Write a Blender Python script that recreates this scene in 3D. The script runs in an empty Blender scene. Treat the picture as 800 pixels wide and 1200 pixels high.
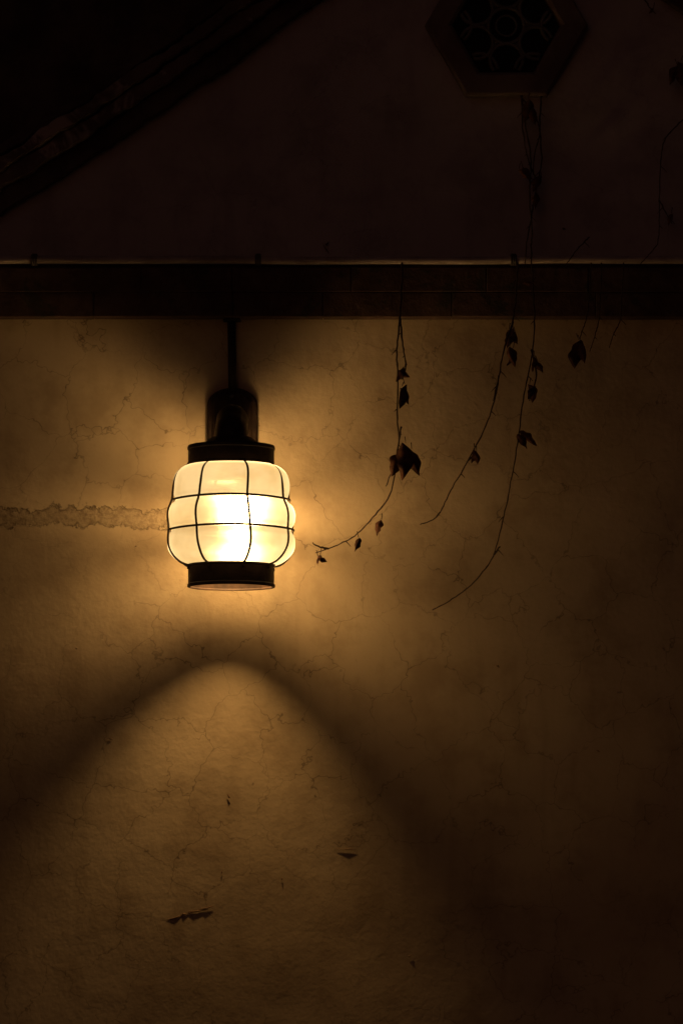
import bpy, bmesh, math, random
from mathutils import Vector, Matrix
random.seed(7)
S=0.0025; ZC=2.6; CAMZ=1.6; D=9.5
scene=bpy.context.scene
def P(px,py,d=0.0):
    k=(D-d)/D
    X=(px-400)*S; Z=ZC+(600-py)*S
    return Vector((X*k,-d,CAMZ+(Z-CAMZ)*k))

# ---------------- helpers
def link(o,parent=None):
    scene.collection.objects.link(o)
    if parent: o.parent=parent
    return o
def empty(name):
    e=bpy.data.objects.new(name,None); e.empty_display_size=0.1
    return link(e)
def mesh_obj(name,verts,faces,mat,parent=None,smooth=False):
    me=bpy.data.meshes.new(name); me.from_pydata([tuple(v) for v in verts],[],faces); me.update()
    bm=bmesh.new(); bm.from_mesh(me); bmesh.ops.recalc_face_normals(bm,faces=bm.faces); bm.to_mesh(me); bm.free()
    if smooth:
        for p in me.polygons: p.use_smooth=True
    me.materials.append(mat)
    return link(bpy.data.objects.new(name,me),parent)
class Buf:
    def __init__(s): s.v=[]; s.f=[]
    def add(s,v,f):
        n=len(s.v); s.v+= [Vector(a) for a in v]; s.f+=[tuple(i+n for i in q) for q in f]
    def box(s,x0,x1,y0,y1,z0,z1,b=0.0,jit=0.0):
        j=lambda: random.uniform(-jit,jit)
        if b<=0:
            v=[(x,y,z) for x in(x0,x1) for y in(y0,y1) for z in(z0,z1)]
            s.add(v,[(0,1,3,2),(4,6,7,5),(0,4,5,1),(2,3,7,6),(0,2,6,4),(1,5,7,3)]); return
        back=[(x0,y1,z0),(x1,y1,z0),(x1,y1,z1),(x0,y1,z1)]
        mid=[(x0,y0+b,z0),(x1,y0+b,z0),(x1,y0+b,z1),(x0,y0+b,z1)]
        fr=[(x0+b+j(),y0+j(),z0+b+j()),(x1-b+j(),y0+j(),z0+b+j()),(x1-b+j(),y0+j(),z1-b+j()),(x0+b+j(),y0+j(),z1-b+j())]
        f=[(3,2,1,0),(8,9,10,11)]
        for i in range(4):
            k=(i+1)%4
            f.append((i,k,k+4,i+4)); f.append((i+4,k+4,k+8,i+8))
        s.add(back+mid+fr,f)
    def tube(s,pts,rad,n=8,closed=False,caps=True):
        pts=[Vector(p) for p in pts]; m=len(pts); base=len(s.v)
        up=None
        for i,p in enumerate(pts):
            if closed: t=(pts[(i+1)%m]-pts[i-1])
            else: t=(pts[min(i+1,m-1)]-pts[max(i-1,0)])
            t.normalize()
            if up is None:
                up=Vector((0,0,1)) if abs(t.z)<.9 else Vector((0,1,0))
            a=(up-t*up.dot(t)).normalized(); up=a; b=t.cross(a)
            r=rad[i] if isinstance(rad,(list,tuple)) else rad
            for q in range(n):
                an=2*math.pi*q/n
                s.v.append(p+a*r*math.cos(an)+b*r*math.sin(an))
        rng=m if closed else m-1
        for i in range(rng):
            for q in range(n):
                i2=(i+1)%m
                s.f.append((base+i*n+q,base+i*n+(q+1)%n,base+i2*n+(q+1)%n,base+i2*n+q))
        if caps and not closed:
            s.f.append(tuple(base+q for q in range(n))[::-1]); s.f.append(tuple(base+(m-1)*n+q for q in range(n)))
    def lathe(s,prof,cx,cy,n=64,closed=False):
        base=len(s.v); m=len(prof)
        for r,z in prof:
            for q in range(n):
                a=2*math.pi*q/n; s.v.append(Vector((cx+r*math.cos(a),cy+r*math.sin(a),z)))
        for i in range(m if closed else m-1):
            i2=(i+1)%m
            for q in range(n):
                s.f.append((base+i*n+q,base+i*n+(q+1)%n,base+i2*n+(q+1)%n,base+i2*n+q))
    def obj(s,name,mat,parent=None,smooth=False): return mesh_obj(name,s.v,s.f,mat,parent,smooth)
def catmull(pts,sub=6):
    pts=[Vector(p) for p in pts]; out=[]
    for i in range(len(pts)-1):
        p0=pts[max(i-1,0)];p1=pts[i];p2=pts[i+1];p3=pts[min(i+2,len(pts)-1)]
        for j in range(sub):
            t=j/sub
            out.append(0.5*((2*p1)+(p2-p0)*t+(2*p0-5*p1+4*p2-p3)*t*t+(3*p1-p0-3*p2+p3)*t**3))
    out.append(pts[-1]); return out

# ---------------- materials
class NT:
    def __init__(s,name):
        s.m=bpy.data.materials.new(name); s.m.use_nodes=True; s.t=s.m.node_tree; s.t.nodes.clear()
        s.out=s.n('ShaderNodeOutputMaterial'); s.tc=s.n('ShaderNodeTexCoord')
    def n(s,typ,ins=None,**kw):
        nd=s.t.nodes.new(typ)
        for k,v in kw.items(): setattr(nd,k,v)
        if ins:
            for k,v in ins.items(): s.set(nd,k,v)
        return nd
    def set(s,nd,k,v):
        sock=nd.inputs[k]
        if isinstance(v,bpy.types.NodeSocket): s.t.links.new(v,sock)
        else: sock.default_value=v
    def math(s,op,a,b=0.0,c=0.0,clamp=False):
        nd=s.n('ShaderNodeMath',operation=op,use_clamp=clamp); s.set(nd,0,a); s.set(nd,1,b); s.set(nd,2,c); return nd.outputs[0]
    def noise(s,scale,detail=4,rough=.6,vec=None,out='Fac',dist=0.0):
        nd=s.n('ShaderNodeTexNoise',{'Scale':scale,'Detail':detail,'Roughness':rough,'Distortion':dist,'Vector':vec or s.tc.outputs['Object']})
        return nd.outputs[0] if out=='Fac' else nd.outputs['Color']
    def ramp(s,x,a,b,lo=0.0,hi=1.0):
        nd=s.n('ShaderNodeMapRange',{'Value':x,'From Min':a,'From Max':b,'To Min':lo,'To Max':hi},interpolation_type='SMOOTHSTEP'); return nd.outputs[0]
    def mix(s,f,a,b,mode='MIX'):
        nd=s.n('ShaderNodeMix',data_type='RGBA',blend_type=mode)
        s.set(nd,0,f)
        s.set(nd,6,a if not isinstance(a,tuple) else (*a,1)); s.set(nd,7,b if not isinstance(b,tuple) else (*b,1)); return nd.outputs[2]
    def bump(s,h,strength,dist,normal=None):
        ins={'Height':h,'Strength':strength,'Distance':dist}
        if normal: ins['Normal']=normal
        return s.n('ShaderNodeBump',ins).outputs[0]
    def diffuse(s,col,normal=None,rough=.3):
        nd=s.n('ShaderNodeBsdfDiffuse',{'Color':col,'Roughness':rough})
        if normal: s.set(nd,'Normal',normal)
        s.t.links.new(nd.outputs[0],s.out.inputs[0]); return s.m
    def principled(s,col,rough=.8,normal=None,metal=0.0,spec=.3):
        nd=s.n('ShaderNodeBsdfPrincipled',{'Base Color':col if not isinstance(col,tuple) else (*col,1),'Roughness':rough,'Metallic':metal,'Specular IOR Level':spec})
        if normal: s.set(nd,'Normal',normal)
        s.t.links.new(nd.outputs[0],s.out.inputs[0]); return s.m

def plaster(name,base,dark,light,scar=False,crack=1.0):
    t=NT(name); obj=t.tc.outputs['Object']
    big=t.noise(1.1,3,.6); mid=t.noise(6,4,.65); fine=t.noise(55,3,.7)
    streak_v=t.n('ShaderNodeMapping',{'Vector':obj,'Scale':(7,1,1.1)}).outputs[0]
    streak=t.noise(1.6,2,.6,vec=streak_v)
    c=t.mix(t.ramp(big,.35,.68),base,light)
    c=t.mix(t.ramp(mid,.42,.72,0,.6),c,dark)
    c=t.mix(t.ramp(streak,.52,.75,0,.35),c,dark)
    c=t.mix(t.ramp(fine,.6,.8,0,.3),c,dark)
    wob=t.n('ShaderNodeVectorMath',{0:obj,1:t.n('ShaderNodeVectorMath',{0:t.noise(6,4,.68,out='Color'),3:.15},operation='SCALE').outputs[0]},operation='ADD').outputs[0]
    v1=t.n('ShaderNodeTexVoronoi',{'Scale':5.8,'Vector':wob},feature='DISTANCE_TO_EDGE').outputs['Distance']
    m2=t.ramp(mid,.34,.60,.2,1)
    m1=t.ramp(big,.38,.52,.3,1)
    cr=t.math('MULTIPLY',t.math('MULTIPLY',t.ramp(v1,.0,.0115,1,0),t.math('MULTIPLY',m1,m2)),crack)
    c=t.mix(t.math('MULTIPLY',cr,.68),c,tuple(x*.35 for x in dark))
    h=t.math('ADD',t.math('MULTIPLY',mid,.5),t.math('MULTIPLY',fine,.10))
    if scar:
        sep=t.n('ShaderNodeSeparateXYZ',{0:obj})
        nz=t.noise(15,4,.75)
        zz=t.math('ADD',sep.outputs[2],t.math('MULTIPLY',t.math('SUBTRACT',nz,.5),.11))
        dz=t.math('ABSOLUTE',t.math('SUBTRACT',zz,ZC+(600-606)*S))
        inside=t.ramp(dz,.022,.027,1,0)
        edge=t.math('MULTIPLY',t.ramp(dz,.017,.024),t.ramp(dz,.024,.031,1,0))
        xm=t.ramp(sep.outputs[0],-.52,-.47,1,0)
        inside=t.math('MULTIPLY',inside,xm); edge=t.math('MULTIPLY',edge,xm)
        inner=t.mix(t.ramp(fine,.35,.65),tuple(x*.8 for x in base),tuple(x*.6 for x in dark))
        c=t.mix(t.math('MULTIPLY',inside,.7),c,inner)
        c=t.mix(t.math('MULTIPLY',edge,.5),c,tuple(x*.35 for x in dark))
        h=t.math('SUBTRACT',h,t.math('MULTIPLY',inside,t.math('ADD',.1,t.math('MULTIPLY',fine,.4))))
    n=t.bump(h,.5,.02)
    return t.diffuse(c,n)

M_low=plaster('ochre_plaster_dim_ambient',(.50,.375,.24),(.34,.24,.15),(.58,.45,.30),scar=True)  # ochre against the grey gable paints in weaker ambient light low down
M_up=plaster('grey_plaster_more_ambient',(.44,.365,.36),(.29,.23,.22),(.53,.45,.445),crack=.4)  # greyer tone paints in the stronger ambient light on the gable

def rough_mat(name,a,b,sc=8,bumpd=.01,rough=.85,wear=None,spec=.2):
    t=NT(name)
    n1=t.noise(sc,5,.7)
    c=t.mix(t.ramp(n1,.35,.65),a,b)
    if wear:
        n3=t.noise(sc*.8,5,.75,dist=.6)
        c=t.mix(t.ramp(n3,.54,.64,0,.8),c,wear)
    return t.principled(c,rough,t.bump(n1,.7,bumpd),spec=spec)
M_brick=rough_mat('weathered_brick',(.060,.032,.023),(.105,.060,.043),9,.012,wear=(.035,.034,.024))
M_mortar=rough_mat('mortar',(.045,.027,.02),(.07,.045,.034),20)
M_frieze=rough_mat('dark_painted_frieze',(.05,.031,.026),(.11,.07,.057),5)
M_mould=rough_mat('worn_moulding_paint',(.085,.05,.042),(.15,.095,.08),5,.014,wear=(.38,.28,.26))
M_vent=rough_mat('vent_clay_frame',(.14,.09,.075),(.20,.14,.12),7,.006)
M_lat=rough_mat('vent_glazed_lattice',(.11,.09,.075),(.16,.13,.11),15,.004,.6)
M_black=rough_mat('painted_vent_shade',(.012,.008,.007),(.02,.014,.012),5)  # near-black colour stands in for the shade inside the vent
M_pipe=rough_mat('pale_pvc_conduit',(.28,.21,.19),(.44,.35,.32),6,.002,.7)
M_clip=rough_mat('steel_clip',(.05,.04,.035),(.10,.08,.07),30,.002,.5)
M_iron=rough_mat('dark_iron_paint',(.022,.013,.010),(.045,.026,.018),22,.0025,.55)
M_wire=rough_mat('cage_wire_iron',(.025,.014,.008),(.05,.03,.015),40,.001,.6)
M_stem=rough_mat('dry_vine_stem',(.05,.03,.018),(.09,.055,.034),40,.002)
M_leaf=rough_mat('dry_leaf',(.05,.02,.012),(.16,.065,.035),28,.004,.75,spec=.1)
M_chip=rough_mat('exposed_substrate',(.16,.09,.05),(.24,.15,.09),60,.003)
M_tile=rough_mat('clay_roof_tile',(.16,.07,.045),(.26,.13,.09),6,.01)
M_ground=rough_mat('stone_ground',(.14,.12,.10),(.24,.21,.18),1.2,.02)

# ---------------- house
house=empty('gabled_house')
XL,XR=-804,1960
xm=578
left=[(-85,312),(-40,283),(0,255),(50,223),(100,191),(150,160),(200,126),(250,92),(300,56),(350,21),(380,0),(450,-50),(520,-92),(578,-108)]
path=left+[(2*xm-x,y) for x,y in left[-2::-1]]
path=[(p.x,p.y) for p in catmull([(x,y,0) for x,y in path],5)]
def path_y(x,off=0):
    if x<=path[0][0] or x>=path[-1][0]: return 312
    for (a,b),(c,d) in zip(path,path[1:]):
        if a<=x<=c: return b+(d-b)*(x-a)/(c-a+1e-9)
roof_y=lambda x:-614+.67*abs(x-xm)
def W(px): return (px-400)*S
def H(py): return ZC+(600-py)*S
from mathutils import noise as mn
def uneven_wall(name,x0,x1,ztop,zbot,mat,nx=120,nz=60,amp=.004):
    v=[];f=[]
    for i in range(nx+1):
        x=x0+(x1-x0)*i/nx
        zt=ztop(x); 
        for j in range(nz+1):
            z=zbot+(zt-zbot)*j/nz
            y=-amp*(mn.noise(Vector((x*1.7,z*1.7,3)))+.5*mn.noise(Vector((x*5,z*5,9))))
            v.append((x,y,z))
    for i in range(nx):
        for j in range(nz):
            a=i*(nz+1)+j; f.append((a,a+nz+1,a+nz+2,a+1))
    return mesh_obj(name,v,f,mat,house,True)
uneven_wall('lower_wall',W(XL),W(XR),lambda x:H(344),0,M_low,200,120,.006)
uneven_wall('gable_wall',W(XL),W(XR),lambda x:H(roof_y(x/S+400))+.001,H(344)+.002,M_up,200,60,.005)
b=Buf(); b.box(W(XL),W(XL)+.2,.03,5,0,H(312)); b.box(W(XR)-.2,W(XR),.03,5,0,H(312)); b.box(W(XL)+.2,W(XR)-.2,4.8,5,0,H(312)); b.obj('side_walls',M_low,house)
def vstrip(name,lo,hi,yf,mat):
    xs=[XL+i*(XR-XL)/240 for i in range(241)]
    v=[];f=[]
    for x in xs:
        l=H(lo(x)); h=H(hi(x))
        if h<l+.0005: h=l+.0005
        v+= [(W(x),yf,l),(W(x),yf,h),(W(x),-.012,l),(W(x),.0,h)]
    n=len(xs)
    for i in range(n-1):
        a=i*4;c=a+4
        f+=[(a,c,c+1,a+1),(a,a+2,c+2,c),(a+1,c+1,c+3,a+3)]
    return mesh_obj(name,v,f,mat,house)
vstrip('painted_frieze',lambda x:path_y(x)-40,lambda x:roof_y(x),-.035,M_frieze)
def ribbon(name,o0,o1,yf,yb,mat,rag=0.0):
    v=[];f=[];n=len(path)
    for i,(x,y) in enumerate(path):
        a=path[max(i-1,0)];c=path[min(i+1,n-1)]
        t=Vector((c[0]-a[0],c[1]-a[1],0)).normalized()
        nx,ny=t.y,-t.x
        if ny>0: nx,ny=-nx,-ny
        r0=rag*(mn.noise(Vector((x*.02,y*.02,o0)))+.6*mn.noise(Vector((x*.09,y*.09,o0)))) ; r1=rag*(mn.noise(Vector((x*.025,y*.025,o1)))+.6*mn.noise(Vector((x*.08,y*.08,o1))))
        yy=yf+.006*mn.noise(Vector((x*.03,y*.03,o0+5)))
        bev=1.6
        q=lambda o:(x+nx*o,min(y+ny*o,312))
        p0=q(o0+r0);p1=q(o1+r1);p0b=q(o0+r0+bev);p1b=q(o1+r1-bev)
        v+=[(W(p0[0]),yb,H(p0[1])),(W(p0[0]),yy+.005,H(p0[1])),(W(p0b[0]),yy,H(p0b[1])),(W(p1b[0]),yy,H(p1b[1])),(W(p1[0]),yy+.005,H(p1[1])),(W(p1[0]),yb,H(p1[1]))]
    for i in range(n-1):
        a=i*6;c=a+6
        for k in range(5): f.append((a+k,c+k,c+k+1,a+k+1))
    return mesh_obj(name,v,f,mat,house)
rp=[]
for (a,bb),(c,d) in zip(path,path[1:]):
    for k in range(4): rp.append((a+(c-a)*k/4,bb+(d-bb)*k/4))
rp.append(path[-1]); path=rp
ribbon('verge_moulding_fillet',0,22,-.03,.01,M_frieze,3)
ribbon('verge_moulding_cyma',22.5,38,-.058,.01,M_mould,5)
ribbon('verge_moulding_band',40,54,-.075,.01,M_mould,5)
ribbon('verge_moulding_outer',55,66,-.062,.01,M_frieze,3)
b=Buf()
for sgn in(-1,1):
    xe=XL-60 if sgn<0 else XR+60
    x0,z0=W(xm),H(-614)+.02; x1=W(xe); z1=H(roof_y(xe))+.02
    th=.08
    v=[(x0,-.3,z0),(x1,-.3,z1),(x1,5.2,z1),(x0,5.2,z0)]
    b.add(v+[(p[0],p[1],p[2]+th) for p in v],[(0,1,2,3),(4,7,6,5),(0,4,5,1),(1,5,6,2),(2,6,7,3),(3,7,4,0)])
    for k in range(26):
        y=-.2+k*.21
        b.tube([(x0,y,z0+th+.01),(x1,y,z1+th+.01)],.05,8)
b.tube([(W(xm),-.34,H(-614)+.14),(W(xm),5.24,H(-614)+.14)],.09,12)
b.obj('tiled_roof',M_tile,house)
b=Buf()
for (ya,yb,pr) in((317,345.5,-.054),(346,374.5,-.051)):
    x=XL+random.uniform(-60,0)
    while x<XR:
        L=random.uniform(105,190)
        xa=max(x,XL); xb=min(x+L-.7,XR)
        if xb-xa>5:
            pj=pr+random.uniform(-.0015,.0015); zj=random.uniform(-.4,.4)
            b.box(W(xa),W(xb),pj,.02,H(yb+zj*.3),H(ya+zj),.002,.0008)
        x+=L
b.obj('brick_string_course',M_brick,house)
b=Buf(); b.box(W(XL)-.001,W(XR)+.001,-.047,.02,H(373),H(313)); b.obj('string_course_mortar',M_mortar,house)
hc=(592.5,32)
def hexpt(r,i): 
    a=math.radians(60*i); return (hc[0]+r*math.cos(a),hc[1]+r*math.sin(a))
b=Buf(); v=[];f=[]
prof=[(95,.01),(95,-.028),(92,-.034),(68,-.034),(64,-.026),(62,.0),(62,.02)]
for r,y in prof:
    for i in range(6):
        q=hexpt(r,i); v.append((W(q[0]),y,H(q[1])))
for k in range(len(prof)-1):
    for i in range(6):
        j=(i+1)%6; f.append((k*6+i,k*6+j,k*6+6+j,k*6+6+i))
b.add(v,f); b.obj('vent_frame',M_vent,house)
v=[]
for i in range(6):
    q=hexpt(62,i); v.append((W(q[0]),-.0075,H(q[1])))
mesh_obj('vent_dark_sheet',v,[tuple(range(6))],M_black,house)  # flat dark sheet; the opening's shade is put into its colour
b=Buf()
def inhex(x,y,r=62):
    x-=hc[0];y-=hc[1]
    return all(abs(x*math.cos(math.radians(a))+y*math.sin(math.radians(a)))<r*.866 for a in(30,90,150))
def ring(cx,cy,r,w=.0062):
    run=[]
    N=60
    for i in range(N+1):
        a=2*math.pi*i/N; x=cx+r*math.cos(a);y=cy+r*math.sin(a)
        if inhex(x,y): run.append((W(x),-.016,H(y)))
        else:
            if len(run)>1: b.tube(run,w,6)
            run=[]
    if len(run)>1: b.tube(run,w,6)
ring(hc[0],hc[1],21); ring(hc[0],hc[1],12,.0035)
for i in range(6):
    a=math.radians(60*i+30); ring(hc[0]+40*math.cos(a),hc[1]+40*math.sin(a),19)
    a=math.radians(60*i); ring(hc[0]+62*math.cos(a),hc[1]+62*math.sin(a),21)
    b.tube([(W(hc[0]+21*math.cos(a)),-.015,H(hc[1]+21*math.sin(a))),(W(hc[0]+42*math.cos(a)),-.015,H(hc[1]+42*math.sin(a)))],.005,6)
b.obj('vent_lattice',M_lat,house,True)
b=Buf()
def flake(px,py,L,w,ang,y=-.007):
    n=13; pts=[]
    for i in range(n):
        a=2*math.pi*i/n; r=random.uniform(.45,1.15)
        x=L*math.cos(a)*r; z=w*math.sin(a)*r
        ca,sa=math.cos(ang),math.sin(ang)
        pts.append((W(px+x*ca-z*sa),y+.003,H(py+x*sa+z*ca)))
    b.add(pts+[(W(px),y-.001,H(py))],[(i,(i+1)%n,n) for i in range(n)])
for a in [(228,1068,16,1.5,-.15),(242,1064,9,1.3,-.2),(206,1075,11,1.0,-.3),(216,1071,5,1.2,.1),(268,933,1.2,5,-.5),(405,995,12,.7,.05),(583,781,2.5,1.5,.3),(130,866,2.5,1.2,.2),(330,1030,1,2,0),
          (660,268,3,1.2,.3),(382,292,8,.8,1.0),(383,286,1.5,4,.6),(260,1022,.7,3,.2),(160,640,2,.8,.2),(700,880,3,.8,.4),(480,1120,4,.6,-.2),(90,760,2,.8,.5)]: flake(*a)
b.obj('plaster_chips',M_chip,house)

# ---------------- conduit
con=empty('electrical_conduit')
PZ=H(309.5)
b=Buf()
pts=[(W(x),-.064+.002*math.sin(x*.013),PZ+.0016*math.sin(x*.011)+.001*math.sin(x*.031)) for x in range(XL+20,XR-20,20)]
b.tube(pts,.0115,12); b.obj('pipe',M_pipe,con,True)
b=Buf()
for x in(-260,43,303,600,880,1180):
    c=Vector((W(x),-.064,PZ))
    loop=[(c.x,c.y+.0145*math.cos(a),c.z+.0145*math.sin(a)) for a in [2*math.pi*i/16 for i in range(16)]]
    for o in(-.006,0,.006): b.tube([(p[0]+o,p[1],p[2]) for p in loop],.0032,6,closed=True)
    b.box(c.x-.007,c.x+.007,-.060,.0,c.z+.010,c.z+.020,.002)
b.obj('clips',M_clip,con)

# ---------------- lantern
lan=empty('wall_lantern')
dL=.255; k=(D-dL)/D
def LZ(py): return P(0,py,dL).z
LX=P(271,600,dL).x; LY=-dL
def R(r): return r*S*k
gp=[(48.5,545),(57,548),(64,554),(67.5,562),(68.5,571),(67.5,579),(65.5,584),(65,587),(67.5,589.5),(72,594),(74.8,601),(75,608),(73.5,614.5),(70.5,619),(69.5,622),(71.5,625),(74,630),(74.8,638),(73,646),(67,654),(58,660),(48.5,663)]
gpp=[(R(p.x),LZ(p.y)) for p in catmull([(a,c,0) for a,c in gp],4)]
t=NT('opal_ribbed_glass')
dirt=t.noise(7,3,.6)
c=t.mix(t.ramp(dirt,.38,.75),(.086,.095,.112),(.066,.068,.068))
tr=t.n('ShaderNodeBsdfTranslucent',{'Color':c})
rf=t.n('ShaderNodeBsdfRefraction',{'Color':(.085,.092,.10,1),'Roughness':.58,'IOR':1.4})
tp=t.n('ShaderNodeBsdfTransparent',{'Color':(.185,.182,.178,1)})
gl=t.n('ShaderNodeBsdfGlossy',{'Color':(.02,.02,.02,1),'Roughness':.25})
a1=t.n('ShaderNodeAddShader',{0:tr.outputs[0],1:rf.outputs[0]})
a2=t.n('ShaderNodeAddShader',{0:a1.outputs[0],1:tp.outputs[0]})
a3=t.n('ShaderNodeAddShader',{0:a2.outputs[0],1:gl.outputs[0]})
t.t.links.new(a3.outputs[0],t.out.inputs[0]); M_glass=t.m
b=Buf(); b.lathe(gpp,LX,LY,96); b.obj('glass_globe',M_glass,lan,True)
def band(name,prof):
    b=Buf(); b.lathe([(R(r),LZ(y)) for r,y in prof],LX,LY,96,closed=True)
    return b.obj(name,M_iron,lan,False)
band('lower_band',[(51.2,661),(51.2,664),(50.4,665),(50.4,684),(51.4,685),(51.4,688),(50.8,688.4),(48.2,688.4),(48.2,687),(49.2,686),(49.2,661)])
band('upper_band',[(50.6,523),(51.2,524.5),(51.2,527),(50.4,528),(50.4,543),(51.4,544),(51.4,547),(48.3,547.5),(48.3,524),(49,523)])
b=Buf(); b.lathe([(R(.01),LZ(510)),(R(14),LZ(511)),(R(24),LZ(513)),(R(29),LZ(517)),(R(31),LZ(520)),(R(50.2),LZ(523.2)),(R(50.2),LZ(526)),(R(.01),LZ(526))],LX,LY,64); b.obj('cap',M_iron,lan,True)
b=Buf()
for py,rr in((586.5,68.6),(621.5,73)):
    b.tube([(LX+R(rr)*math.cos(a),LY+R(rr)*math.sin(a),LZ(py)+.0012*math.sin(3*a)) for a in [2*math.pi*i/72 for i in range(72)]],.0033,7,closed=True)
wp=[(50,543),(54,547.5),(62,553),(67.2,562),(69.8,575),(70.6,587),(74.8,598),(76,608),(75.0,621),(76,632),(75,642),(69,653),(60,660.5),(52.3,663),(51.8,668)]
for q in range(8):
    a0=math.radians(-28+45*q+random.uniform(-1.5,1.5)) 
    pts=[]
    for p in catmull([(a,c,0) for a,c in wp],3):
        aa=a0+.02*math.sin(p.y*.07+q)
        pts.append((LX+R(p.x)*math.sin(aa),LY-R(p.x)*math.cos(aa),LZ(p.y)))
    b.tube(pts,.0034,7)
b.obj('wire_cage',M_wire,lan,True)
def arch(name,wpx,ytop,ybot,y0,y1,bev=.006):
    pts=[]; r=wpx/2
    cx=272.5
    pts.append((cx-r,ybot)); 
    for i in range(0,21):
        a=math.pi-math.pi*i/20; pts.append((cx+r*math.cos(a),ytop+r*.72-r*.72*math.sin(a)))
    pts.append((cx+r,ybot))
    n=len(pts); v=[]
    for (yy,s) in((y1,0),(y0+bev,0),(y0,bev/S)):
        for x,z in pts:
            xx=x+(cx-x)*s/r; zz=z+((ytop+r)-z)*s/r*.6
            v.append((W(xx),yy,H(zz)))
    f=[tuple(range(2*n,3*n))]
    for q in range(2):
        for i in range(n):
            j=(i+1)%n; f.append((q*n+i,q*n+j,q*n+n+j,q*n+n+i))
    return mesh_obj(name,v,f,M_iron,lan)
arch('backplate',59,455,548,-.018,.0)
arch('backplate_boss',46,461,542,-.030,-.016)
b=Buf()
ax=W(272.5)
armp=catmull([(ax,-.028,H(512)),(ax,-.09,H(506)),(LX,-.17,H(502)),(LX,-.225,LZ(499)),(LX,LY,LZ(508)),(LX,LY,LZ(522))],6)
b.tube(armp,[.046]*len(armp),20)
b.obj('arm',M_iron,lan,True)
b=Buf()
for (x,y) in((272.5,467),(258,500),(287,500)):
    c=Vector((W(x),-.030,H(y)))
    b.lathe([(.0001,0),(.006,.001),(.0075,.004),(.008,.008)],0,0,14)
    n=4*14
    for i in range(len(b.v)-n,len(b.v)):
        vv=b.v[i]; b.v[i]=Vector((c.x+vv.x,c.y-.007+vv.z,c.z+vv.y))
b.obj('screws',M_clip,lan,True)
b=Buf(); b.tube([(W(271.5),-.015,H(378)),(W(272),-.014,H(415)),(W(272.5),-.015,H(459))],.0118,12)
b.box(W(262),W(282),-.034,0,H(377.5),H(375.2),.002)
b.obj('supply_pipe',M_iron,lan,True)
OX=R(8); BPY=611
bx=LX+OX; by=LY+.024; bz=LZ(BPY)
b=Buf(); b.lathe([(.001,LZ(526)),(.019,LZ(527)),(.019,LZ(556)),(.017,LZ(560)),(.001,LZ(560))],bx,by,24); b.obj('lamp_socket',M_iron,lan,True)
t=NT('frosted_bulb_glass')
tp=t.n('ShaderNodeBsdfTransparent',{'Color':(.92,.92,.92,1)}); tr=t.n('ShaderNodeBsdfTranslucent',{'Color':(.02,.02,.02,1)})
m=t.n('ShaderNodeAddShader',{0:tr.outputs[0],1:tp.outputs[0]}); t.t.links.new(m.outputs[0],t.out.inputs[0])
b=Buf(); rb=.060
pr=[(.0005,bz-rb)]+[(rb*math.sin(a),bz-rb*math.cos(a)) for a in [math.pi*i/16 for i in range(1,14)]]+[(.018,LZ(560)-.003),(.017,LZ(558))]
b.lathe(pr,bx,by,40); b.obj('bulb',t.m,lan,True)
ld=bpy.data.lights.new('bulb_light','POINT'); ld.energy=25; ld.color=(1,.595,.21); ld.shadow_soft_size=.036
lo=link(bpy.data.objects.new('bulb_light',ld),lan); lo.location=(bx,by,bz)

# ---------------- vines (trail out over the string course and hang clear of the wall)
def leaf(b,pos,size,ang,yaw=0,fold=.5,curl=.5):
    n=8; rows=[]
    M=Matrix.Rotation(ang,4,'Y')@Matrix.Rotation(yaw,4,'Z')
    ph=random.uniform(0,6)
    for i in range(n+1):
        t_=i/n
        w=size*.38*math.sin(math.pi*min(1,t_**.8))*(1-.3*t_)*(1+random.uniform(-.3,.25))
        z=-t_*size
        yc=-curl*size*.45*math.sin(t_*2.6)
        tw=.6*math.sin(t_*3+ph)
        row=[]
        for s_ in(-1,-.5,0,.5,1):
            xx=s_*w*(1-fold*.3); yy=fold*w*abs(s_)*1.0+random.uniform(-1,1)*size*.05
            p=Vector(pos)+M@Vector((xx*math.cos(tw)-yy*math.sin(tw)+size*.10*math.sin(t_*4+ph),yc+xx*math.sin(tw)+yy*math.cos(tw),z))
            row.append(p)
        rows.append(row)
    v=[p for r in rows for p in r]; f=[]
    for i in range(n):
        for j in range(4):
            a=i*5+j; f.append((a,a+1,a+6,a+5))
    b.add(v,f)
def vine(stems,leaves,thick=.0028):
    root=empty('hanging_vine')
    b=Buf(); bl=Buf()
    for st in stems:
        cp=catmull([P(*q) for q in st],7); m=len(cp)
        cp=[p+Vector((random.uniform(-1,1)*.0018,random.uniform(-1,1)*.001,random.uniform(-1,1)*.001)) if i%2 else p for i,p in enumerate(cp)]
        b.tube(cp,[thick*(1-.5*i/m)*random.uniform(.85,1.2) for i in range(m)],6)
        i=4
        while i<m-3:
            sd=random.choice((-1,1)); L=random.uniform(.006,.018)
            b.tube([cp[i],cp[i]+Vector((sd*L*.6,-.003,-L*.6)),cp[i]+Vector((sd*L,-.004,-L*1.1))],[.0014,.0011,.0007],5)
            i+=random.randint(5,13)
    for (px,py,sz,ang,d) in leaves:
        p=P(px,py,d)
        b.tube([p+Vector((random.uniform(-.008,.008),.003,.018)),p],[.0012,.001],5)
        leaf(bl,p,sz*S,math.radians(ang),random.uniform(-.7,.7),random.uniform(.4,.9),random.uniform(-.2,.8))
    b.obj('stems',M_stem,root,True)
    o=bl.obj('leaves',M_leaf,root,True)
    mo=o.modifiers.new('s','SUBSURF'); mo.levels=1; mo.render_levels=1
    return root
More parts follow.
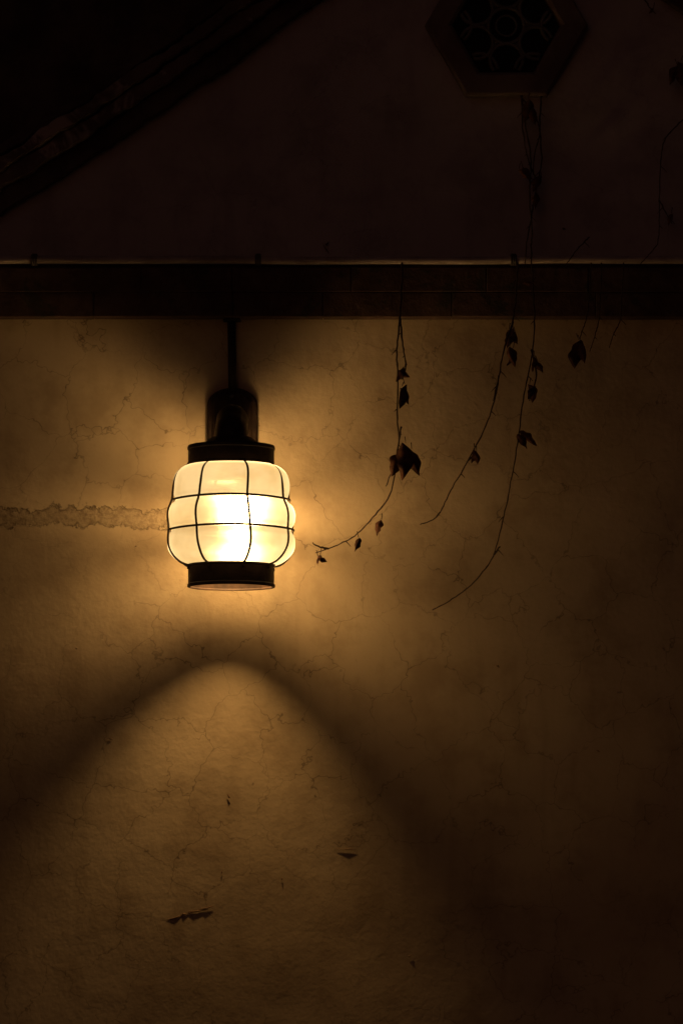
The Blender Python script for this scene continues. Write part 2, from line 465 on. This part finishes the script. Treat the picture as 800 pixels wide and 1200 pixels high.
vine([[(471,308,.082),(470,340,.12),(468,378,.19),(465,410,.235),(466,450,.26),(465,490,.27),(467,520,.275),(458,575,.275),(440,603,.275),(415,628,.27),(392,640,.27),(370,648,.27)],
      [(468,372,.18),(472,405,.24),(475,430,.26),(470,445,.26)],
      [(470,500,.275),(463,540,.28),(452,570,.28)],
      [(385,643,.27),(372,640,.27),(366,636,.27)]],
     [(474,430,20,35,.26),(466,434,16,-60,.26),(474,450,30,12,.27),(470,454,22,-20,.26),(475,519,44,6,.28),(482,526,32,-12,.28),(468,532,28,25,.28),(447,609,20,20,.28),(420,630,17,8,.275),(375,650,13,10,.275),(373,652,12,-60,.275)])
vine([[(606,308,.082),(604,345,.12),(600,378,.18),(592,402,.23),(586,430,.25),(580,465,.27),(566,505,.27),(545,545,.27),(525,580,.27),(512,605,.27),(492,615,.27)],
      [(578,470,.27),(584,440,.27)],[(548,540,.27),(556,532,.27)]],
     [(600,384,25,10,.2),(596,386,20,-25,.2),(604,390,18,30,.2),(597,406,25,-8,.24),(601,408,22,25,.24),(556,527,17,0,.275),(558,530,14,30,.275)])
vine([[(610,112,.04),(616,150,.06),(622,190,.07),(620,230,.07),(623,270,.08),(622,296,.095),(624,340,.13),(626,376,.18),(622,420,.24),(612,470,.27),(606,520,.28),(598,565,.28),(590,605,.28),(577,652,.28),(555,682,.28),(530,702,.28),(506,715,.28)],
      [(611,112,.04),(612,150,.055),(618,185,.06),(628,212,.06)],
      [(634,113,.04),(632,150,.06),(634,190,.06),(629,215,.06),(624,240,.06)],
      [(612,116,.04),(626,135,.065),(632,155,.06),(626,180,.06),(624,205,.06)],
      [(624,240,.06),(617,285,.08),(615,310,.095)],
      [(622,410,.24),(628,440,.26),(620,470,.27)],
      [(578,650,.28),(586,640,.28)]],
     [(618,116,28,5,.065),(622,126,22,-20,.065),(612,196,22,-20,.06),(608,198,20,-50,.06),(631,205,22,15,.065),(634,208,18,60,.06),(627,225,20,0,.06),(626,418,18,10,.25),(630,424,14,-20,.25),(620,450,22,-5,.27),(626,452,18,25,.27),(608,505,26,-45,.28),(607,508,20,-20,.28),(624,332,12,80,.125)],.0028)
vine([[(812,128,.05),(795,145,.06),(778,165,.06),(773,200,.055),(772,240,.05),(771,280,.06),(762,296,.085),(749,310,.095)],
      [(772,235,.05),(780,250,.05),(787,262,.05)]],
     [(797,72,34,0,.05),(793,76,26,20,.05),(786,250,15,10,.05)],.0022)
vine([[(752,-6,.03),(760,8,.04),(768,16,.04)],[(690,278,.04),(678,290,.06),(663,310,.095)]],[(765,10,8,40,.04)],.0022)
vine([[(692,308,.085),(690,345,.13),(686,376,.18),(680,392,.21),(678,404,.22)],[(704,308,.085),(703,345,.13),(701,376,.17),(696,395,.2),(690,412,.21)],[(730,308,.085),(728,345,.12),(726,374,.16),(718,392,.19),(713,408,.2)]],
     [(677,398,34,4,.22),(680,400,26,-14,.22)],.002)

mesh_obj('ground',[(-150,-150,0),(150,-150,0),(150,150,0),(-150,150,0)],[(0,1,2,3)],M_ground)

w=bpy.data.worlds.new('World'); scene.world=w; w.use_nodes=True
nt=w.node_tree; bg=nt.nodes['Background']
sky=nt.nodes.new('ShaderNodeTexSky'); sky.sky_type='NISHITA'; sky.sun_disc=False
sky.sun_elevation=math.radians(8); sky.sun_rotation=math.radians(200)
mx=nt.nodes.new('ShaderNodeMix'); mx.data_type='RGBA'; mx.blend_type='MULTIPLY'; mx.inputs[0].default_value=1
nt.links.new(sky.outputs[0],mx.inputs[6]); mx.inputs[7].default_value=(1,.53,.49,1)
nt.links.new(mx.outputs[2],bg.inputs[0]); bg.inputs[1].default_value=.0034
sd=bpy.data.lights.new('added_fill_sun','SUN'); sd.energy=.012; sd.angle=math.radians(25); sd.color=(1,.76,.78)  # soft sun lamp added to lift the upper wall; no moon known
so=link(bpy.data.objects.new('added_fill_sun',sd)); so.rotation_euler=(math.radians(48),0,math.radians(-25)); so.location=(0,-5,8)

cd=bpy.data.cameras.new('camera'); cam=link(bpy.data.objects.new('camera',cd)); scene.camera=cam
cam.location=(0,-D,CAMZ); cam.rotation_euler=(math.radians(90),0,0)
cd.sensor_width=36; cd.lens=36*D/3.0; cd.shift_y=1.0/3.0; cd.clip_end=500; cd.clip_start=.05
scene.view_settings.view_transform='Standard'; scene.view_settings.look='None'; scene.view_settings.exposure=0
